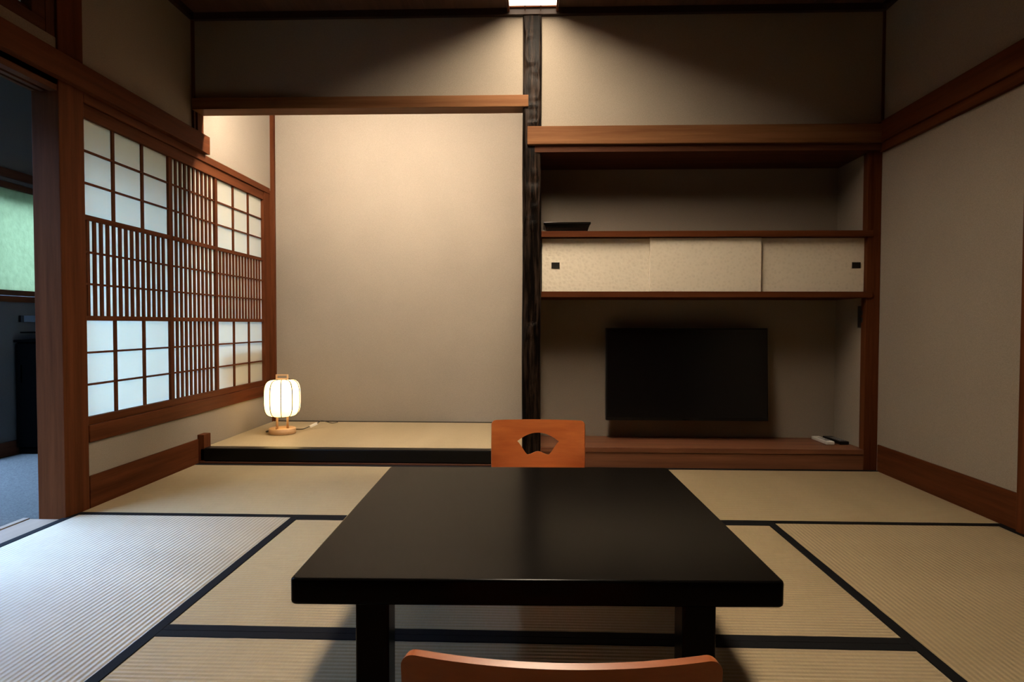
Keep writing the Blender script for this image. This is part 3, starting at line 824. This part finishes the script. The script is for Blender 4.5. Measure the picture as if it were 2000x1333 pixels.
framed('window_4', 'large clear corridor window outside the view', (OX-0.07, OX-0.01, D0, D1, DZ0, DZ1), M['glass'], 'y', 0.045,
       extra=(((OX-0.06, OX-0.02, 1.30, 1.34, DZ0+0.045, DZ1-0.045), M['dark_z']),))
trim((OX, OX+0.012, -1.2, 4.25, -0.01, 0.07), M['dark_y'], 'dark skirting along the corridor wall', 'skirting')

def make_console():
    root = tag(empty('console_cabinet', (-2.35, 3.60, -0.01)), 'low black console cabinet at the end of the corridor', 'cabinet')
    y0, y1, x0, x1 = 3.437, 4.00, -2.934, -1.905
    box('body', (x0, x1, y0+0.02, y1, -0.009, 0.628), M['matte_black'], root, 0.003)
    box('counter', (x0-0.004, x1, y0, y1, 0.6285, 0.642), M['matte_black'], root, 0.002)
    n = 3; wd = (x1-x0)/n
    for k in range(n):
        d = box('door', (x0+k*wd+0.003, x0+(k+1)*wd-0.003, y0+0.004, y0+0.0195, 0.03, 0.62), M['matte_black'], root, 0.002)
        box('handle', (x0+k*wd+0.03, x0+k*wd+0.04, y0-0.006, y0+0.0035, 0.40, 0.50), M['matte_black'], d)
    box('raised_shelf', (x0+0.02, x1, y0+0.02, y1, 0.679, 0.688), M['matte_black'], root, 0.001)
    for x in (-2.5, -2.2, -1.95): box('shelf_support', (x, x+0.02, y1-0.05, y1-0.02, 0.6425, 0.6785), M['matte_black'], root)
make_console()
wp = tag(empty('wall_panel', (OX, 3.60, 0.76)), 'blue-grey panel on the corridor wall under the green window', 'panel')
box('cover', (OX+0.0005, OX+0.020, 3.505, 3.73, 0.743, 0.781), M['blue_panel'], wp, 0.002)
box('end_cap', (OX+0.0005, OX+0.021, 3.489, 3.5045, 0.743, 0.781), M['black'], wp, 0.002)

# ------------------------------------------------------------------ garden outside the corridor windows
S(box('ground', (-7.5, OX-0.1, -4.0, 8.0, -0.35, -0.15), plain('garden_soil', (0.05, 0.045, 0.03), 0.95, 0.1)), 'dark garden ground outside the corridor', 'ground')
HEDGE_TALL, HEDGE_LOW = 3.0, 3.0
def make_hedge():  # unseen hedge, added to keep low sky light out of the room
    m, nt, b = nodes('hedge_leaf')
    f = noise(nt, coords(nt, (1, 1, 1)), 34, 5, 0.7)
    nt.links.new(ramp(nt, f, (0.005, 0.008, 0.006), (0.020, 0.028, 0.021)), b.inputs['Base Color']); b.inputs['Roughness'].default_value = 0.7
    rnd = random.Random(11); bm = bmesh.new(); rows = []
    prof = [(-4.00, -0.15), (-3.92, 0.12), (-3.90, 0.35), (-3.92, 0.6), (-3.97, 0.83), (-4.10, 0.965), (-4.35, 1.0), (-4.60, 0.965), (-4.75, 0.8), (-4.80, 0.4), (-4.78, -0.15)]
    ny = 110
    for i in range(ny+1):
        y = -3.2 + 10.4*i/ny
        t = min(1.0, max(0.0, (1.2-y)/0.6)); top = HEDGE_TALL + (HEDGE_LOW-HEDGE_TALL)*t*t*(3-2*t)
        rows.append([bm.verts.new((x+rnd.uniform(-0.06, 0.06), y+rnd.uniform(-0.04, 0.04), (z*top if z > 0 else z)+(rnd.uniform(-0.04, 0.04) if z > 0 else 0))) for x, z in prof])
    for a, b_ in zip(rows, rows[1:]):
        for k in range(len(prof)-1): bm.faces.new((a[k], a[k+1], b_[k+1], b_[k]))
    bm.faces.new(rows[0]); bm.faces.new(rows[-1][::-1])
    tag(finish('sky_screen_hedge', bm, m, smooth=True), 'unseen tall hedge added outside the corridor windows to block low sky light', 'hedge')
make_hedge()
